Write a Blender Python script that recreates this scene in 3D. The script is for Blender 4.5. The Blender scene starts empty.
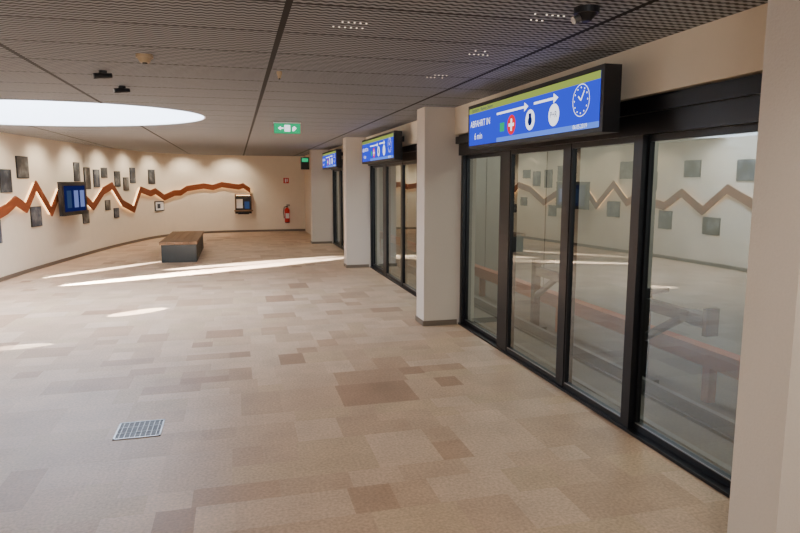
import bpy, math, random
from mathutils import Vector, Matrix
random.seed(7)
D=bpy.data
COL=bpy.context.scene.collection

def lin(c):
    o=[]
    for v in c:
        v=v/255.0
        o.append(v/12.92 if v<=0.04045 else ((v+0.055)/1.055)**2.4)
    return (o[0],o[1],o[2],1.0)

# ------------------------------------------------------------- materials
def mat(name,rgb,rough=0.5,metal=0.0,emit=0.0,noise=0.0,nscale=20,bump=0.0,spec=0.5):
    m=D.materials.new(name); m.use_nodes=True
    nt=m.node_tree; b=nt.nodes['Principled BSDF']
    c=lin(rgb)
    b.inputs['Base Color'].default_value=c
    b.inputs['Roughness'].default_value=rough
    b.inputs['Metallic'].default_value=metal
    b.inputs['Specular IOR Level'].default_value=spec
    if emit>0:
        b.inputs['Emission Color'].default_value=c
        b.inputs['Emission Strength'].default_value=emit
    if noise>0 or bump>0:
        tc=nt.nodes.new('ShaderNodeTexCoord')
        n=nt.nodes.new('ShaderNodeTexNoise'); n.inputs['Scale'].default_value=nscale; n.inputs['Detail'].default_value=5
        nt.links.new(tc.outputs['Object'],n.inputs['Vector'])
        if noise>0:
            mx=nt.nodes.new('ShaderNodeMix'); mx.data_type='RGBA'
            mx.inputs[6].default_value=tuple(v*(1-noise) for v in c[:3])+(1,)
            mx.inputs[7].default_value=tuple(min(1,v*(1+noise)) for v in c[:3])+(1,)
            nt.links.new(n.outputs['Fac'],mx.inputs[0]); nt.links.new(mx.outputs[2],b.inputs['Base Color'])
        if bump>0:
            bp=nt.nodes.new('ShaderNodeBump'); bp.inputs['Strength'].default_value=bump; bp.inputs['Distance'].default_value=0.005
            nt.links.new(n.outputs['Fac'],bp.inputs['Height']); nt.links.new(bp.outputs['Normal'],b.inputs['Normal'])
    return m

M_wall=mat('plaster_cream',(236,222,200),0.85,noise=0.04,nscale=6,bump=0.1)
M_col=mat('plaster_column',(212,200,186),0.85,noise=0.05,nscale=90,bump=0.35)
M_base=mat('skirting',(112,98,84),0.5)
M_frame=mat('black_aluminium',(24,24,28),0.35,metal=0.4)
M_dark=mat('dark_plastic',(22,22,25),0.45)
M_white=mat('white_paint',(240,240,240),0.6)
M_shaft=mat('skylight_shaft_white',(244,247,250),0.8)
M_wood=mat('bench_wood',(132,98,66),0.55,noise=0.25,nscale=9)
M_bench=mat('bench_metal',(40,45,44),0.5,metal=0.2,noise=0.1)
M_copper=mat('relief_wood',(122,64,36),0.65,noise=0.12,nscale=5,spec=0.2)
M_red=mat('extinguisher_red',(200,22,20),0.3)
M_black=mat('rubber_black',(12,12,12),0.5)
M_steel=mat('steel',(150,150,150),0.35,metal=0.9)
M_conc=mat('concrete',(160,156,146),0.9,noise=0.12,nscale=2.5)
M_concf=mat('concrete_floor',(96,87,78),0.8,noise=0.15,nscale=3)
M_rail=mat('guide_beam_brown',(150,80,50),0.5,noise=0.1)
M_trk=mat('rail_steel_dull',(110,106,100),0.6,metal=0.3)
M_pipe=mat('grey_machine',(28,30,32),0.45,metal=0.3)

def emis(name,rgb,s):
    m=D.materials.new(name); m.use_nodes=True; nt=m.node_tree
    nt.nodes.remove(nt.nodes['Principled BSDF'])
    e=nt.nodes.new('ShaderNodeEmission'); e.inputs[0].default_value=lin(rgb); e.inputs[1].default_value=s
    nt.links.new(e.outputs[0],nt.nodes['Material Output'].inputs[0]); return m
M_sky=emis('skylight_glazing',(218,232,255),16.0)
M_led=emis('led_warm',(255,200,138),6.0)
M_ldot=emis('lamp_dots',(255,240,215),2.0)
M_blue=emis('screen_blue',(44,66,222),1.3)
M_blue2=emis('screen_blue_dark',(16,24,110),0.9)
M_yel=emis('screen_yellow',(175,195,90),0.85)
M_wh=emis('screen_white',(240,244,255),1.8)
M_rd=emis('screen_red',(225,30,50),1.4)
M_cy=emis('screen_light_blue',(90,130,240),1.4)
M_grn=emis('exit_green',(20,170,110),1.3)

def glassmat():
    m=D.materials.new('door_glass'); m.use_nodes=True; nt=m.node_tree
    nt.nodes.remove(nt.nodes['Principled BSDF'])
    t=nt.nodes.new('ShaderNodeBsdfTransparent'); t.inputs[0].default_value=(0.70,0.75,0.71,1)
    g=nt.nodes.new('ShaderNodeBsdfGlossy'); g.inputs['Roughness'].default_value=0.0; g.inputs[0].default_value=(0.88,0.94,0.91,1)
    lw=nt.nodes.new('ShaderNodeLayerWeight'); lw.inputs['Blend'].default_value=0.5
    pw=nt.nodes.new('ShaderNodeMath'); pw.operation='POWER'; pw.inputs[1].default_value=3.0
    ma=nt.nodes.new('ShaderNodeMath'); ma.operation='MULTIPLY_ADD'; ma.inputs[1].default_value=0.7; ma.inputs[2].default_value=0.17
    mx=nt.nodes.new('ShaderNodeMixShader')
    nt.links.new(lw.outputs['Facing'],pw.inputs[0]); nt.links.new(pw.outputs[0],ma.inputs[0]); nt.links.new(ma.outputs[0],mx.inputs[0])
    nt.links.new(t.outputs[0],mx.inputs[1]); nt.links.new(g.outputs[0],mx.inputs[2])
    nt.links.new(mx.outputs[0],nt.nodes['Material Output'].inputs[0]); return m
M_glass=glassmat()

def N(nt,t,**k):
    n=nt.nodes.new(t)
    for a,b in k.items(): setattr(n,a,b)
    return n
def ceilmat():
    m=D.materials.new('expanded_metal_ceiling'); m.use_nodes=True; nt=m.node_tree; b=nt.nodes['Principled BSDF']
    L=nt.links.new
    tc=N(nt,'ShaderNodeTexCoord'); sp=N(nt,'ShaderNodeSeparateXYZ'); L(tc.outputs['Object'],sp.inputs[0])
    def M(op,a,bv=None,c=None):
        n=N(nt,'ShaderNodeMath',operation=op)
        for i,v in enumerate((a,bv,c)):
            if v is None: continue
            if isinstance(v,(int,float)): n.inputs[i].default_value=v
            else: L(v,n.inputs[i])
        return n.outputs[0]
    x=sp.outputs[0]; y=sp.outputs[1]
    sx=M('SINE',M('MULTIPLY',x,2*math.pi/0.05))
    v=M('MULTIPLY_ADD',sx,0.75,M('MULTIPLY',y,2*math.pi/0.05))
    s1=M('SINE',v)
    f=M('MULTIPLY_ADD',s1,0.5,0.5)
    r=N(nt,'ShaderNodeValToRGB'); L(f,r.inputs[0])
    r.color_ramp.elements[0].position=0.2; r.color_ramp.elements[0].color=(0.045,0.048,0.052,1)
    r.color_ramp.elements[1].position=0.75; r.color_ramp.elements[1].color=(0.42,0.44,0.47,1)
    def seam(c,per,off,w):
        q=M('DIVIDE',M('SUBTRACT',c,off),per)
        fr=M('FRACT',M('ADD',q,0.5))
        d=M('ABSOLUTE',M('SUBTRACT',fr,0.5))
        return M('LESS_THAN',d,w/per)
    a=seam(x,1.64,0.27,0.017); c=seam(y,0.60,0.1,0.009)
    s=M('MAXIMUM',a,c)
    mx=N(nt,'ShaderNodeMix',data_type='RGBA'); L(s,mx.inputs[0]); L(r.outputs[0],mx.inputs[6]); mx.inputs[7].default_value=(0.003,0.003,0.003,1)
    L(mx.outputs[2],b.inputs['Base Color']); b.inputs['Roughness'].default_value=0.7; b.inputs['Specular IOR Level'].default_value=0.3
    return m
M_ceil=ceilmat()

def floormat():
    m=D.materials.new('stone_tiles'); m.use_nodes=True; nt=m.node_tree; b=nt.nodes['Principled BSDF']; L=nt.links.new
    at=N(nt,'ShaderNodeAttribute'); at.attribute_name='tile'
    tc=N(nt,'ShaderNodeTexCoord')
    n=N(nt,'ShaderNodeTexNoise'); n.inputs['Scale'].default_value=60; n.inputs['Detail'].default_value=4; L(tc.outputs['Object'],n.inputs['Vector'])
    n2=N(nt,'ShaderNodeTexNoise'); n2.inputs['Scale'].default_value=3; n2.inputs['Detail'].default_value=4; L(tc.outputs['Object'],n2.inputs['Vector'])
    mr=N(nt,'ShaderNodeMapRange'); mr.inputs[1].default_value=0.3; mr.inputs[2].default_value=0.7; mr.inputs[3].default_value=0.80; mr.inputs[4].default_value=1.20; L(n.outputs['Fac'],mr.inputs[0])
    mr2=N(nt,'ShaderNodeMapRange'); mr2.inputs[1].default_value=0.3; mr2.inputs[2].default_value=0.7; mr2.inputs[3].default_value=0.90; mr2.inputs[4].default_value=1.10; L(n2.outputs['Fac'],mr2.inputs[0])
    mu=N(nt,'ShaderNodeMath',operation='MULTIPLY'); L(mr.outputs[0],mu.inputs[0]); L(mr2.outputs[0],mu.inputs[1])
    vm=N(nt,'ShaderNodeVectorMath',operation='SCALE'); L(at.outputs['Color'],vm.inputs[0]); L(mu.outputs[0],vm.inputs['Scale'])
    L(vm.outputs[0],b.inputs['Base Color'])
    b.inputs['Roughness'].default_value=0.45; b.inputs['Specular IOR Level'].default_value=0.45
    bp=N(nt,'ShaderNodeBump'); bp.inputs['Strength'].default_value=0.12; bp.inputs['Distance'].default_value=0.004
    L(n.outputs['Fac'],bp.inputs['Height']); L(bp.outputs[0],b.inputs['Normal'])
    return m
M_floor=floormat()

# ------------------------------------------------------------- mesh builder
class MB:
    def __init__(s): s.v=[]; s.f=[]; s.m=[]; s.mats=[]
    def mi(s,m):
        if m not in s.mats: s.mats.append(m)
        return s.mats.index(m)
    def face(s,pts,m):
        i=len(s.v); s.v+= [tuple(p) for p in pts]; s.f.append(list(range(i,i+len(pts)))); s.m.append(s.mi(m))
    def hexa(s,p,m):
        i=len(s.v); s.v+=[tuple(q) for q in p]; k=s.mi(m)
        for f in ((3,2,1,0),(4,5,6,7),(0,1,5,4),(1,2,6,5),(2,3,7,6),(3,0,4,7)):
            s.f.append([i+j for j in f]); s.m.append(k)
    def box(s,x0,x1,y0,y1,z0,z1,m):
        s.hexa([(x0,y0,z0),(x1,y0,z0),(x1,y1,z0),(x0,y1,z0),(x0,y0,z1),(x1,y0,z1),(x1,y1,z1),(x0,y1,z1)],m)
    def cyl(s,a,b,r,m,seg=16,r2=None):
        a=Vector(a); b=Vector(b); r2=r if r2 is None else r2
        d=(b-a).normalized(); u=d.orthogonal().normalized(); w=d.cross(u); i=len(s.v); k=s.mi(m)
        for c,rr in ((a,r),(b,r2)):
            for j in range(seg):
                t=2*math.pi*j/seg; s.v.append(tuple(c+rr*(u*math.cos(t)+w*math.sin(t))))
        for j in range(seg):
            j2=(j+1)%seg; s.f.append([i+j,i+j2,i+seg+j2,i+seg+j]); s.m.append(k)
        s.f.append([i+j for j in reversed(range(seg))]); s.m.append(k)
        s.f.append([i+seg+j for j in range(seg)]); s.m.append(k)
    def build(s,name,bevel=0,parent=None):
        me=D.meshes.new(name); me.from_pydata(s.v,[],s.f)
        for m in s.mats: me.materials.append(m)
        for p,k in zip(me.polygons,s.m): p.material_index=k
        me.update(); o=D.objects.new(name,me); COL.objects.link(o)
        if bevel:
            b=o.modifiers.new('bevel','BEVEL'); b.width=bevel; b.segments=2; b.limit_method='ANGLE'
        if parent: o.parent=parent
        return o

# ------------------------------------------------------------- wall path
H=2.53
K=[(-4.0,-5.0),(-4.05,-1.0),(-4.1,4.0),(-4.08,8.0),(-3.94,11.8),(-3.46,15.3),(-2.95,17.9),(-2.35,19.9),(-1.6,20.9),(-0.6,21.4),(0.5,21.5),(1.6,21.5),(2.9,21.5)]
def cr(p0,p1,p2,p3,t):
    return tuple(0.5*((2*b)+(-a+c)*t+(2*a-5*b+4*c-d)*t*t+(-a+3*b-3*c+d)*t**3) for a,b,c,d in zip(p0,p1,p2,p3))
P=[];i0=0
for i in range(len(K)-1):
    a=K[max(i-1,0)];b=K[i];c=K[i+1];d=K[min(i+2,len(K)-1)]
    if i==4: i0=len(P)
    for j in range(8): P.append(cr(a,b,c,d,j/8))
P.append(K[-1])
S=[0]
for i in range(1,len(P)): S.append(S[-1]+math.dist(P[i],P[i-1]))
off=S[i0]; S=[s-off for s in S]
def wp(s):
    i=0
    while i<len(S)-2 and S[i+1]<s: i+=1
    t=(s-S[i])/(S[i+1]-S[i]); a=P[i]; b=P[i+1]
    p=Vector((a[0]+(b[0]-a[0])*t,a[1]+(b[1]-a[1])*t,0)); tg=Vector((b[0]-a[0],b[1]-a[1],0)).normalized()
    return p,tg,Vector((tg.y,-tg.x,0))
def strip(name,sa,sb,d0,d1,z0,z1,m):
    ss=[sa]+[s for s in S if sa<s<sb]+[sb]
    mb=MB(); rows=[]
    for s in ss:
        p,t,n=wp(s)
        p2,t2,n2=wp(min(s+0.15,S[-1])); p3,t3,n3=wp(max(s-0.15,S[0])); n=(n2+n3).normalized()
        a=p+n*d0; b=p+n*d1
        rows.append([(a.x,a.y,z0),(b.x,b.y,z0),(b.x,b.y,z1),(a.x,a.y,z1)])
    k=mb.mi(m)
    for r in rows: mb.v+=r
    for j in range(len(rows)-1):
        a=4*j;b=a+4
        for q in range(4):
            q2=(q+1)%4; mb.f.append([a+q,b+q,b+q2,a+q2]); mb.m.append(k)
    mb.f.append([3,2,1,0]); mb.m.append(k); e=4*(len(rows)-1); mb.f.append([e,e+1,e+2,e+3]); mb.m.append(k)
    return mb.build(name)
SC=8.3
strip('wall_left',S[0],SC,-0.2,0,0,H-0.001,M_wall)
strip('wall_far',SC,S[-1],-0.2,0,0,H-0.001,M_wall)
strip('baseboard_left',S[0],SC,0,0.015,0,0.07,M_base)
strip('baseboard_far',SC,S[-1]-0.6,0,0.015,0,0.07,M_base)

# ------------------------------------------------------------- floor (random ashlar)
rects=[]
def split(x0,x1,y0,y1):
    w=x1-x0; h=y1-y0
    if w>0.52 or (w>0.36 and random.random()<0.4 and w>=h):
        t=random.uniform(0.4,0.6); xm=x0+w*t; split(x0,xm,y0,y1); split(xm,x1,y0,y1); return
    if h>0.5 or (h>0.36 and random.random()<0.4):
        t=random.uniform(0.4,0.6); ym=y0+h*t; split(x0,x1,y0,ym); split(x0,x1,ym,y1); return
    rects.append((x0,x1,y0,y1))
y=-5.0
while y<21.6:
    h=random.choice([0.2,0.28,0.36,0.5]); y2=min(y+h,21.7); x=-4.3
    while x<2.7:
        w=random.choice([0.2,0.3,0.4,0.46]); x2=min(x+w,2.72)
        if 2.72-x2<0.2: x2=2.72
        split(x,x2,y,y2); x=x2
    y=y2
pal=[((195,165,138),6),((190,159,131),7),((200,171,144),6),((184,153,125),5),((176,143,115),3),((162,129,103),1),((191,162,131),5)]
bag=[c for c,n in pal for _ in range(n)]
me=D.meshes.new('floor'); vs=[];fs=[]
for (a,b,c,d) in rects:
    i=len(vs); vs+=[(a,c,0),(b,c,0),(b,d,0),(a,d,0)]; fs.append([i,i+1,i+2,i+3])
me.from_pydata(vs,[],fs); me.materials.append(M_floor)
ca=me.color_attributes.new('tile','FLOAT_COLOR','CORNER')
for p in me.polygons:
    c=lin(random.choice(bag)); g=random.uniform(0.96,1.04); c=(c[0]*g,c[1]*g,c[2]*g,1)
    for li in p.loop_indices: ca.data[li].color=c
fo=D.objects.new('floor',me); COL.objects.link(fo)

# ------------------------------------------------------------- ceiling with elliptical skylight
EC=Vector((-2.40,9.05)); EA,EB=2.1,1.58; ed=Vector((0.94,-0.342)).normalized(); ep=Vector((0.342,0.94)).normalized()
def ell(t,k=1.0,extra=0.0):
    return EC+ed*((EA*k+extra)*math.cos(t))+ep*((EB*k+extra)*math.sin(t))
NS=96
def ray_rect(t):
    p=ell(t); d=(p-EC).normalized(); best=1e9
    for (ax,v) in ((0,-4.45),(0,2.6),(1,-5),(1,21.7)):
        if abs(d[ax])<1e-9: continue
        q=(v-EC[ax])/d[ax]
        if q>0: best=min(best,q)
    return EC+d*best
ts=[2*math.pi*i/NS for i in range(NS)]
for cx,cy in ((-4.45,-5),(2.6,-5),(2.6,21.7),(-4.45,21.7)):
    r=Vector((cx,cy))-EC; ts.append(math.atan2(r.dot(ep)/EB,r.dot(ed)/EA)%(2*math.pi))
ts.sort()
mb=MB()
for i in range(len(ts)):
    t1=ts[i]; t2=ts[(i+1)%len(ts)]
    a=ell(t1);b=ell(t2);c=ray_rect(t2);d=ray_rect(t1)
    mb.face([(a.x,a.y,H),(d.x,d.y,H),(c.x,c.y,H),(b.x,b.y,H)],M_ceil)
mb.build('ceiling')
mb=MB()
ZT=3.25
for i in range(NS):
    t1=2*math.pi*i/NS;t2=2*math.pi*(i+1)/NS
    a=ell(t1);b=ell(t2); a2=ell(t1,1,-0.02); b2=ell(t2,1,-0.02)
    mb.face([(a.x,a.y,H),(b.x,b.y,H),(b.x,b.y,ZT),(a.x,a.y,ZT)],M_shaft)
    mb.face([(a2.x,a2.y,H+0.001),(b2.x,b2.y,H+0.001),(b2.x,b2.y,H+0.03),(a2.x,a2.y,H+0.03)],M_white)
    mb.face([(a2.x,a2.y,H+0.001),(b2.x,b2.y,H+0.001),(b.x,b.y,H+0.001),(a.x,a.y,H+0.001)],M_white)
mb.face([(*ell(2*math.pi*i/NS),ZT) for i in range(NS)],M_sky)
mb.build('skylight')
mb=MB(); mb.box(-4.6,6.0,-5.2,22,3.3,3.4,M_conc); mb.build('roof_slab')

# ------------------------------------------------------------- right side structure
mb=MB(); mb.box(2.45,2.95,-5,21.5,2.225,3.3,M_wall); mb.build('wall_right')
mb=MB(); mb.box(2.5,2.8,-5,1.9,0,2.22,M_wall); mb.build('wall_right_entry')
mb=MB(); mb.box(-4.4,2.95,-5.2,-5,0,3.3,M_wall); mb.build('wall_back')
mb=MB(); mb.box(2.25,2.8,17.3,21.5,0,2.53,M_col); mb.build('wall_right_end')

cols=[(2.08,1.90,2.15),(2.09,6.89,7.2),(2.06,12.02,12.33),(1.96,16.95,17.3)]
for (x0,y0,y1) in cols:
    mb=MB(); mb.box(x0,2.72,y0,y1,0,2.53,M_col)
    mb.box(x0-0.012,2.5,y0-0.012,y1+0.012,0,0.06,M_base)
    mb.build('column')

def door(name,y0,y1,posts,X=2.56):
    mb=MB()
    mb.box(X-0.06,X+0.14,y0,y1,1.99,2.22,M_frame)
    mb.box(X-0.10,X-0.06,y0,y1,2.12,2.20,M_frame)
    mb.box(X-0.04,X+0.15,y0,y1,0,0.02,M_frame)
    for a,b in posts: mb.box(X-0.025,X+0.06,a,b,0.02,2.0,M_frame)
    ps=sorted(posts)
    for i in range(len(ps)-1):
        a=ps[i][1]; b=ps[i+1][0]; g=X+(0.035 if i in (0,3) else 0.0)
        fx0,fx1=g-0.018,g+0.018
        mb.box(fx0,fx1,a,b,0.02,0.07,M_frame)
        mb.box(fx0,fx1,a,b,1.95,2.0,M_frame)
        mb.box(fx0,fx1,a,a+0.02,0.07,1.95,M_frame)
        mb.box(fx0,fx1,b-0.02,b,0.07,1.95,M_frame)
        mb.face([(g,a+0.015,0.06),(g,b-0.015,0.06),(g,b-0.015,1.96),(g,a+0.015,1.96)],M_glass)
        mb.box(fx0-0.003,fx0,a+0.02,b-0.02,0.064,0.072,M_steel)
    return mb.build(name)
pp=[(6.83,6.89),(5.55,5.78),(4.43,4.54),(3.54,3.62),(2.15,2.25)]
door('door_1',2.15,6.89,pp)
door('door_2',7.2,12.02,[(a+5.13,b+5.13) for a,b in pp[:4]]+[(7.2,7.28)])
door('door_3',12.33,16.95,[(a+10.06,b+10.06) for a,b in pp[:4]]+[(12.33,12.43)])

# ------------------------------------------------------------- track side behind the doors
mb=MB(); mb.box(2.72,6.0,-5,21.5,-0.62,-0.5,M_concf); mb.build('floor_track')
mb=MB(); mb.box(2.6,2.72,-5,21.5,-0.5,-0.001,M_conc); mb.build('platform_edge')
mb=MB(); mb.box(5.8,6.0,-5,21.5,-0.5,3.3,M_conc)
for y in range(-4,21,3): mb.box(5.795,5.8,y,y+0.02,-0.5,3.3,M_pipe)
mb.build('wall_track')
mb=MB(); mb.box(2.8,6.0,21.5,21.7,-0.5,3.3,M_conc); mb.build('wall_track_end')
mb=MB(); mb.box(2.8,6.0,-5.2,-5,-0.5,3.3,M_conc); mb.build('wall_track_start')
mb=MB()
mb.box(4.45,4.6,-5,21.4,-0.13,0.05,M_rail)
for y in range(-4,21,3): mb.box(4.48,4.57,y,y+0.1,-0.5,-0.1,M_rail)
mb.build('guide_beam')
for x in (3.35,4.05):
    mb=MB(); mb.box(x-0.05,x+0.05,-5,21.4,-0.5,-0.47,M_trk); mb.box(x-0.012,x+0.012,-5,21.4,-0.47,-0.38,M_trk); mb.box(x-0.03,x+0.03,-5,21.4,-0.38,-0.34,M_trk); mb.build('track_rail')
def buffer(yc):
    mb=MB(); x=4.25
    mb.box(x-0.05,x+0.05,yc-0.05,yc+0.05,-0.5,0.55,M_pipe)
    mb.box(x-0.04,x+0.04,yc-0.75,yc+0.05,0.33,0.45,M_pipe)
    mb.cyl((x,yc,0.0),(x,yc-0.6,0.36),0.045,M_pipe)
    mb.cyl((x,yc-0.75,0.39),(x,yc-0.95,0.39),0.08,M_pipe)
    mb.box(x-0.07,x+0.07,yc-1.0,yc-0.95,0.26,0.52,M_pipe)
    mb.box(x-0.12,x+0.12,yc-0.15,yc+0.15,-0.5,-0.44,M_pipe)
    mb.cyl((x,yc,0.5),(x+0.35,yc+0.1,0.5),0.03,M_pipe)
    mb.build('track_buffer')
buffer(5.75); buffer(8.3); buffer(14)

# ------------------------------------------------------------- overhead information displays
def text(body,size,loc,m,parent,rot=(math.pi/2,0,-math.pi/2),align='CENTER',name='lettering'):
    c=D.curves.new(name,'FONT'); c.body=body; c.size=size; c.align_x=align; c.align_y='CENTER'; c.materials.append(m)
    o=D.objects.new(name,c); COL.objects.link(o); o.location=loc; o.rotation_euler=rot
    if parent: o.parent=parent
    return o
def display(y0,y1):
    x=2.2; z0,z1=2.0,2.41; W=y1-y0
    mb=MB()
    mb.box(x,x+0.12,y0,y1,z0,z1,M_dark)
    for yy in (y0+0.4,y1-0.4): mb.box(x+0.12,2.449,yy-0.03,yy+0.03,2.28,2.36,M_dark)
    X=x-0.002
    def q(u0,u1,v0,v1,m,d=0):
        xx=X-d; ya=y1-u0*W; yb=y1-u1*W
        mb.face([(xx,ya,z0+v0*(z1-z0)),(xx,yb,z0+v0*(z1-z0)),(xx,yb,z0+v1*(z1-z0)),(xx,ya,z0+v1*(z1-z0))],m)
    def disc(u,v,r,m,d,seg=28,rin=0):
        yc=y1-u*W; zc=z0+v*(z1-z0); xx=X-d
        if rin==0: mb.face([(xx,yc-r*math.cos(2*math.pi*i/seg),zc+r*math.sin(2*math.pi*i/seg)) for i in range(seg)],m)
        else:
            for i in range(seg):
                a=2*math.pi*i/seg;b=2*math.pi*(i+1)/seg
                mb.face([(xx,yc-r*math.cos(a),zc+r*math.sin(a)),(xx,yc-r*math.cos(b),zc+r*math.sin(b)),(xx,yc-rin*math.cos(b),zc+rin*math.sin(b)),(xx,yc-rin*math.cos(a),zc+rin*math.sin(a))],m)
    q(0.015,0.985,0.08,0.92,M_blue)
    q(0.015,0.985,0.80,0.92,M_yel,0.001)
    q(0.30,0.985,0.08,0.17,M_cy,0.001)
    def arrow(u0,u1,v):
        q(u0,u1-0.025,v-0.022,v+0.022,M_wh,0.002)
        ya=y1-(u1-0.03)*W; yb=y1-u1*W; zc=z0+v*(z1-z0)
        mb.face([(X-0.002,ya,zc-0.035),(X-0.002,yb,zc),(X-0.002,ya,zc+0.035)],M_wh)
    arrow(0.30,0.56,0.66); arrow(0.60,0.76,0.68)
    disc(0.43,0.38,0.08,M_rd,0.002)
    q(0.424,0.436,0.26,0.50,M_wh,0.003); q(0.408,0.452,0.35,0.41,M_wh,0.0035)
    q(0.33,0.37,0.28,0.46,M_grn,0.002)
    disc(0.575,0.40,0.078,M_wh,0.002); disc(0.575,0.38,0.035,M_blue2,0.003); q(0.565,0.585,0.42,0.52,M_blue2,0.0035)
    disc(0.735,0.40,0.078,M_wh,0.002)
    disc(0.89,0.54,0.105,M_wh,0.002,rin=0.100)
    yc=y1-0.89*W; zc=z0+0.54*(z1-z0)
    for k in range(12):
        a=k*math.pi/6; disc(0.89+0.082*math.sin(a)/W,0.54+0.082*math.cos(a)/(z1-z0),0.006,M_wh,0.003,seg=8)
    for a,l in ((0.6,0.07),(5.4,0.045)):
        dy=-math.sin(a);dz=math.cos(a); px,pz=dz*0.005,-dy*0.005
        mb.face([(X-0.003,yc+px,zc+pz),(X-0.003,yc-px,zc-pz),(X-0.003,yc+dy*l-px,zc+dz*l-pz),(X-0.003,yc+dy*l+px,zc+dz*l+pz)],M_wh)
    o=mb.build('overhead_information_display')
    def tt(b,s,u,v,m,al='CENTER'): text(b,s,(X-0.005,y1-u*W,z0+v*(z1-z0)),m,o,align=al)
    tt('Stadtbahn / Railway Station',0.045,0.05,0.86,M_blue2,'LEFT')
    tt('ABFAHRT IN',0.085,0.035,0.55,M_wh,'LEFT'); tt('6 min',0.085,0.08,0.27,M_wh,'LEFT')
    tt('P+R',0.06,0.735,0.40,M_blue2); tt('06.05.2019',0.04,0.89,0.13,M_wh)
    return o
display(3.48,5.8); display(8.75,11.1); display(14.1,16.4)

# ------------------------------------------------------------- exit sign, detectors, camera dome
mb=MB(); ex,ey,ez=0.72,9.0,2.43
mb.box(ex-0.18,ex+0.18,ey-0.012,ey+0.012,ez-0.07,ez+0.065,M_grn)
mb.box(ex-0.19,ex+0.19,ey-0.02,ey+0.02,ez+0.065,ez+0.08,M_white)
for dx in (-0.14,0.14): mb.cyl((ex+dx,ey,ez+0.08),(ex+dx,ey,H),0.006,M_steel,8)
yy=ey-0.014
mb.face([(ex-0.04,yy,ez-0.045),(ex+0.04,yy,ez-0.045),(ex+0.04,yy,ez+0.045),(ex-0.04,yy,ez+0.045)],M_wh)
mb.face([(ex-0.09,yy,ez-0.01),(ex-0.05,yy,ez-0.01),(ex-0.05,yy,ez+0.01),(ex-0.09,yy,ez+0.01)],M_wh)
mb.face([(ex-0.09,yy,ez-0.03),(ex-0.13,yy,ez),(ex-0.09,yy,ez+0.03)],M_wh)
mb.face([(ex+0.07,yy,ez-0.04),(ex+0.09,yy,ez-0.04),(ex+0.13,yy,ez+0.0),(ex+0.10,yy,ez+0.03),(ex+0.07,yy,ez+0.01)],M_wh)
mb.build('emergency_exit_sign')
def detector(x,y,m,r=0.055):
    mb=MB(); mb.cyl((x,y,H),(x,y,H-0.02),r,m,24); mb.cyl((x,y,H-0.02),(x,y,H-0.05),r*0.85,m,24,r*0.55); mb.cyl((x,y,H-0.05),(x,y,H-0.058),r*0.3,M_dark,12); mb.build('smoke_detector')
M_beige=mat('detector_beige',(190,165,130),0.5)
detector(-0.56,4.58,M_beige); detector(0.35,5.0,M_beige,0.02)
def cam_spot(x,y):
    mb=MB(); mb.cyl((x,y,H),(x,y,H-0.02),0.03,M_dark,16); mb.cyl((x-0.06,y-0.03,H-0.045),(x+0.055,y+0.03,H-0.03),0.022,M_dark,16,0.018); mb.cyl((x-0.06,y-0.03,H-0.045),(x-0.065,y-0.032,H-0.046),0.014,M_steel,12); mb.build('ceiling_spotlight')
cam_spot(-0.95,5.3); cam_spot(-0.945,6.1)
mb=MB(); x,y=1.67,2.82; mb.cyl((x,y,H),(x,y,H-0.03),0.06,M_dark,24); mb.cyl((x,y,H-0.03),(x,y,H-0.065),0.05,M_dark,24,0.02); mb.cyl((x-0.04,y,H-0.05),(x-0.07,y,H-0.065),0.018,M_steel,12); mb.build('surveillance_camera')

lum=[(0.62,3.44),(1.56,3.04),(1.6,3.95),(1.6,4.9),(-0.9,3.0),(0.62,2.3)]
mb=MB()
for (x,y) in lum:
    for i in range(6):
        for j in range(2):
            if random.random()<0.25: continue
            a=x+(i-2.5)*0.032; b=y+(j-0.5)*0.11
            mb.box(a-0.004,a+0.004,b-0.0025,b+0.0025,H-0.003,H+0.001,M_ldot)
mb.build('perforated_ceiling_lights')

# ------------------------------------------------------------- floor grate
mb=MB(); gx,gy=-0.7,4.42; r=0.15
mb.box(gx-r,gx+r,gy-r,gy+r,0.0005,0.002,M_black)
for s in (-1,1):
    mb.box(gx-r,gx+r,gy+s*(r-0.006)-0.006,gy+s*(r-0.006)+0.006,0.002,0.006,M_steel)
    mb.box(gx+s*(r-0.006)-0.006,gx+s*(r-0.006)+0.006,gy-r,gy+r,0.002,0.006,M_steel)
for i in range(1,9):
    c=-r+i*2*r/9
    mb.box(gx+c-0.002,gx+c+0.002,gy-r,gy+r,0.002,0.005,M_steel)
    if i%3==0: mb.box(gx-r,gx+r,gy+c-0.002,gy+c+0.002,0.002,0.005,M_steel)
mb.build('floor_drain_grate')

# ------------------------------------------------------------- bench
mb=MB(); mb.box(-1.56,-0.86,13.76,16.6,0.0,0.37,M_bench)
for i in range(5):
    a=-1.59+i*0.152; mb.box(a,a+0.147,13.72,16.64,0.375,0.435,M_wood)
mb.box(-1.55,-0.87,13.77,16.59,0.36,0.38,M_black)
for yy in (14.7,15.65): mb.box(-0.861,-0.857,yy,yy+0.01,0.0,0.37,M_black)
mb.build('bench',bevel=0.006)

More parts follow.
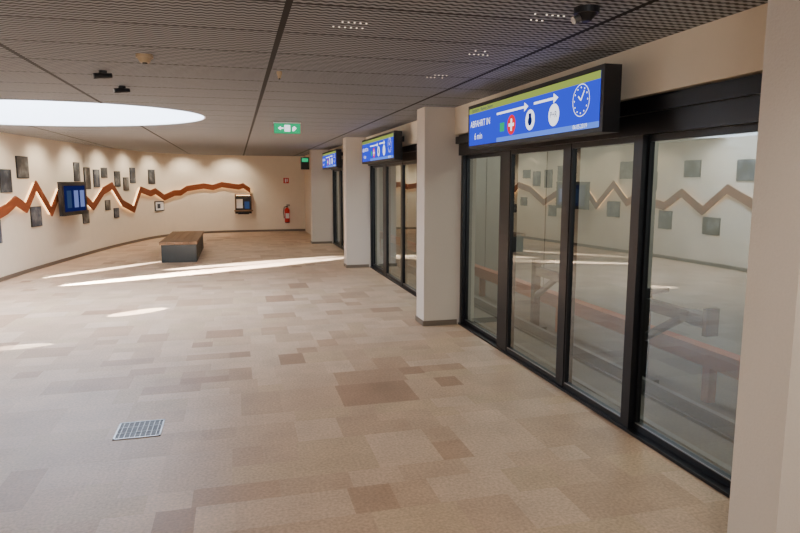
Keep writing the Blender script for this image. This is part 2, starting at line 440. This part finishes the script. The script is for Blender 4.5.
# ------------------------------------------------------------- zigzag relief
Z=[(-9,1.2),(-8.3,1.5),(-7.7,1.1),(-7,1.55),(-6.2,1.3),(-5.6,1.6),(-5,1.15),(-4.3,1.35),(-3.8,1.0),(-3.1,1.5),(-2.4,1.25),(-1.7,1.55),(-1.1,1.1),(-0.5,1.45),(0,1.15),(0.35,1.22),(0.7,1.35),(1.1,1.2),(1.57,1.62),(2.15,1.08),(2.6,1.5),(3.1,1.2),(3.79,1.34),(4.3,1.1),(4.95,1.46),(5.5,1.58),(6.08,1.12),(6.8,0.92),(7.3,1.46),(7.9,1.34),(8.2,1.40),(8.65,1.2),(9.1,1.33),(9.35,1.33),(9.6,1.46),(10.2,1.54),(10.5,1.49),(10.8,1.58),(11.35,1.5),(11.5,1.55),(11.72,1.38)]
ZD=[]
for i in range(len(Z)-1):
    n=max(1,int((Z[i+1][0]-Z[i][0])/0.25))
    for j in range(n):
        t=j/n; ZD.append((Z[i][0]+(Z[i+1][0]-Z[i][0])*t,Z[i][1]+(Z[i+1][1]-Z[i][1])*t))
ZD.append(Z[-1])
def ribbon(mb,h,d0,d1,m):
    k=mb.mi(m); base=len(mb.v)
    for s,z in ZD:
        p,t,n=wp(s); a=p+n*d0; b=p+n*d1
        mb.v+=[(a.x,a.y,z-h),(b.x,b.y,z-h),(b.x,b.y,z+h),(a.x,a.y,z+h)]
    for j in range(len(ZD)-1):
        a=base+4*j;b=a+4
        for q in range(4):
            q2=(q+1)%4; mb.f.append([a+q,b+q,b+q2,a+q2]); mb.m.append(k)
    mb.f.append([base+3,base+2,base+1,base]); mb.m.append(k); e=base+4*(len(ZD)-1); mb.f.append([e,e+1,e+2,e+3]); mb.m.append(k)
mb=MB(); ribbon(mb,0.09,0.055,0.08,M_copper); ribbon(mb,0.045,0.0,0.05,M_led)
mb.build('zigzag_mountain_relief')

# ------------------------------------------------------------- framed photos
def wbox(mb,s,ds,z0,z1,d0,d1,m):
    p,t,n=wp(s); a=p-t*ds+n*d0; b=p+t*ds+n*d0; c=p+t*ds+n*d1; e=p-t*ds+n*d1
    mb.hexa([(a.x,a.y,z0),(e.x,e.y,z0),(c.x,c.y,z0),(b.x,b.y,z0),(a.x,a.y,z1),(e.x,e.y,z1),(c.x,c.y,z1),(b.x,b.y,z1)],m)
def photomat(i):
    m=D.materials.new('photo_print_%d'%i); m.use_nodes=True; nt=m.node_tree; b=nt.nodes['Principled BSDF']; L=nt.links.new
    tc=N(nt,'ShaderNodeTexCoord'); mp=N(nt,'ShaderNodeMapping'); mp.inputs['Location'].default_value=(i*3.1,i*1.7,0); L(tc.outputs['Object'],mp.inputs[0])
    n=N(nt,'ShaderNodeTexNoise'); n.inputs['Scale'].default_value=5; n.inputs['Detail'].default_value=6; L(mp.outputs[0],n.inputs['Vector'])
    r=N(nt,'ShaderNodeValToRGB'); L(n.outputs['Fac'],r.inputs[0]); e=r.color_ramp.elements
    e[0].position=0.35; e[0].color=lin((30,33,38)); e[1].position=0.7; e[1].color=lin((130,132,132))
    x=e.new(0.5); x.color=lin([(62,68,74),(72,68,62),(50,62,80)][i%3])
    L(r.outputs[0],b.inputs['Base Color']); b.inputs['Roughness'].default_value=0.35; return m
PM=[photomat(i) for i in range(3)]
ph=[(0.52,1.7,.42,.4),(1.2,1.95,.46,.4),(1.6,1.02,.44,.38),(3.65,1.9,.3,.42),(4.2,1.76,.34,.5),(4.73,1.76,.34,.42),(5.2,1.90,.35,.25),(5.3,1.10,.3,.25),(5.8,0.88,.3,.25),(5.98,1.75,.34,.4),(6.5,1.62,.32,.35),(6.95,1.85,.34,.42),(8.12,1.82,.36,.42),(3.98,.88,.34,.3),(0.0,0.85,.4,.4),
(-0.7,1.95,.45,.35),(-1.3,0.8,.45,.35),(-2.1,1.9,.5,.4),(-2.9,1.0,.45,.35),(-3.5,1.85,.45,.35),(-4.4,1.8,.5,.4),(-5.0,.85,.45,.35),(-6.2,1.85,.45,.35),(-7.0,.95,.5,.4),(-7.8,1.9,.45,.35)]
for i,(s,z,w,h) in enumerate(ph):
    mb=MB(); wbox(mb,s,w/2,z-h/2,z+h/2,0,0.02,M_pipe); wbox(mb,s,w/2-0.012,z-h/2+0.012,z+h/2-0.012,0.02,0.022,PM[i%3]); mb.build('framed_photo')
mb=MB(); wbox(mb,8.45,0.24,0.80,1.10,0.002,0.03,M_pipe); wbox(mb,8.45,0.21,0.83,1.07,0.03,0.033,M_white); wbox(mb,8.4,0.08,0.88,1.02,0.033,0.035,PM[2]); mb.build('information_panel')
M_scr=emis('monitor_blue',(24,30,84),0.9); M_scr2=emis('monitor_panel',(130,146,215),0.8); M_scr3=emis('monitor_dim',(60,80,120),0.7)
def monitor(s):
    mb=MB(); wbox(mb,s,0.18,1.2,1.45,0,0.14,M_dark); wbox(mb,s,0.62,0.98,1.68,0.14,0.22,M_dark)
    wbox(mb,s,0.53,1.06,1.60,0.22,0.222,M_scr)
    for k,m in ((-0.3,M_scr3),(0.05,M_scr2),(0.36,M_scr2)):
        p,t,n=wp(s); c=p+t*k+n*0.225
        a=c-t*0.11;b=c+t*0.11
        mb.face([(a.x,a.y,1.14),(a.x,a.y,1.50),(b.x,b.y,1.50),(b.x,b.y,1.14)],m)
    mb.build('wall_monitor')
monitor(2.95)

# ------------------------------------------------------------- leaflet niche on far wall
mb=MB(); s=11.48
wbox(mb,s,0.27,0.62,1.27,0.0,0.02,M_dark)
wbox(mb,s,0.27,1.24,1.27,0.02,0.16,M_wood); wbox(mb,s,0.30,0.70,0.74,0.02,0.22,M_wood)
wbox(mb,s-0.262,0.008,0.74,1.24,0.02,0.16,M_wood); wbox(mb,s+0.262,0.008,0.74,1.24,0.02,0.16,M_wood)
wbox(mb,s-0.12,0.1,0.8,1.1,0.02,0.04,M_white); wbox(mb,s+0.12,0.08,0.78,1.02,0.02,0.04,M_scr3)
wbox(mb,s,0.22,1.22,1.24,0.05,0.12,M_led); wbox(mb,s,0.18,0.60,0.66,0.02,0.1,M_pipe)
mb.build('leaflet_shelf')

# ------------------------------------------------------------- fire extinguisher and sign
mb=MB(); x,y=1.64,21.38
mb.cyl((x,y,0.32),(x,y,0.74),0.085,M_red,24); mb.cyl((x,y,0.74),(x,y,0.81),0.085,M_red,24,0.03)
mb.cyl((x,y,0.29),(x,y,0.32),0.075,M_black,24); mb.cyl((x,y,0.81),(x,y,0.86),0.022,M_black,12)
mb.box(x-0.02,x+0.1,y-0.012,y+0.012,0.86,0.88,M_black); mb.box(x-0.02,x+0.09,y-0.012,y+0.012,0.9,0.915,M_black)
pts=[(x-0.02,y,0.85),(x-0.1,y-0.02,0.82),(x-0.12,y-0.02,0.65),(x-0.105,y-0.03,0.45)]
for a,b in zip(pts,pts[1:]): mb.cyl(a,b,0.013,M_black,8)
mb.box(x-0.06,x+0.06,y-0.088,y-0.083,0.45,0.62,M_white); mb.box(x-0.03,x+0.03,y+0.07,y+0.115,0.4,0.8,M_steel)
mb.build('fire_extinguisher')
mb=MB(); mb.box(1.55,1.73,21.485,21.5,1.62,1.8,M_red); mb.box(1.6,1.64,21.48,21.485,1.65,1.77,M_white); mb.box(1.66,1.69,21.48,21.485,1.67,1.77,M_white); mb.build('fire_extinguisher_sign')
mb=MB(); mb.box(1.95,2.2,19.5,19.56,2.05,2.42,M_pipe); mb.box(1.98,2.17,19.49,19.5,2.28,2.39,M_grn); mb.cyl((2.08,19.53,2.42),(2.08,19.53,H),0.01,M_steel,8); mb.build('hanging_sign')

# ------------------------------------------------------------- lights
def spot(name,loc,target,power,ang,col=(1,0.83,0.64),blend=0.8,rad=0.03,scale=(1,1,1)):
    l=D.lights.new(name,'SPOT'); l.energy=power; l.spot_size=math.radians(ang); l.spot_blend=blend; l.color=col; l.shadow_soft_size=rad
    o=D.objects.new(name,l); COL.objects.link(o); o.location=loc
    d=Vector(target)-Vector(loc); o.rotation_euler=d.to_track_quat('-Z','Y').to_euler(); o.scale=scale
    return o
for k in range(13):
    s=-7.5+k*1.55
    p,t,n=wp(s); a=p+n*0.75
    spot('wall_washer',(a.x,a.y,2.5),(p.x,p.y,1.2),66 if s>1.5 else 44,120,col=(1,0.87,0.70))
for (x,y) in [(0.6,3.2),(0.6,6.2),(0.6,10.5),(0.6,14),(0.6,17.5),(1.5,1.2),(-1.6,15.5),(-1,1.0),(-0.5,19)]:
    spot('ceiling_downlight',(x,y,2.5),(x,y,0),42 if y<12 else 48,150,col=(1,0.90,0.77),rad=0.06)
def area(name,loc,target,power,sx,sy,col):
    l=D.lights.new(name,'AREA'); l.shape='RECTANGLE'; l.size=sx; l.size_y=sy; l.energy=power; l.color=col
    o=D.objects.new(name,l); COL.objects.link(o); o.location=loc
    d=Vector(target)-Vector(loc); o.rotation_euler=d.to_track_quat('-Z','Y').to_euler(); return o
area('rear_daylight_fill',(-1.0,-4.6,1.5),(-0.6,4,1.1),185,4.5,2.0,(0.93,0.96,1.0))  # added fill lamp behind the camera for soft daylight
area('track_light',(4.6,8,3.1),(4.6,8,0),300,0.8,20,(0.95,1.0,0.96))

def streak(name,Pp,A,B,power,thin,ext=1.0,blend=0.2):
    Pp=Vector(Pp);A=Vector(A);B=Vector(B)
    uA=(A-Pp).normalized();uB=(B-Pp).normalized(); ax=(uA+uB).normalized()
    ang=uA.angle(uB)*ext
    xl=(uB-uA).normalized(); zl=-ax; yl=zl.cross(xl).normalized()
    l=D.lights.new(name,'SPOT'); l.energy=power; l.spot_size=ang; l.spot_blend=blend; l.color=(1,0.99,0.97); l.shadow_soft_size=0.004
    o=D.objects.new(name,l); COL.objects.link(o)
    R=Matrix((xl,yl,zl)).transposed().to_4x4()
    o.matrix_world=Matrix.Translation(Pp)@R@Matrix.Diagonal((1,thin,1,1))
streak('sun_shaft',(-2.3,9.0,2.56),(-2.9,11.1,0),(2.9,13.95,0),42000,0.085)
streak('sun_shaft',(-1.6,9.9,2.56),(-1.5,12.6,0),(2.6,14.1,0),18000,0.10,blend=0.4)
streak('sun_shaft',(-3.0,9.4,2.56),(-3.4,12.1,0),(-1.5,14.1,0),18000,0.11)
streak('sun_shaft',(-2.3,9.0,2.56),(-1.65,8.40,0),(-0.95,8.80,0),4500,0.35)
streak('sun_shaft',(-2.6,8.6,2.56),(-2.6,7.0,0),(-1.9,7.1,0),2000,0.25)

w=D.worlds.new('World'); bpy.context.scene.world=w; w.use_nodes=True
w.node_tree.nodes['Background'].inputs[0].default_value=(0.6,0.7,0.9,1); w.node_tree.nodes['Background'].inputs[1].default_value=0.05

# ------------------------------------------------------------- camera
c=D.cameras.new('camera'); co=D.objects.new('camera',c); COL.objects.link(co)
c.lens=28; c.sensor_width=36; c.clip_start=0.05
co.location=(0,0,1.7); co.rotation_euler=(math.radians(90-7.83),0,math.radians(-14.64))
bpy.context.scene.camera=co
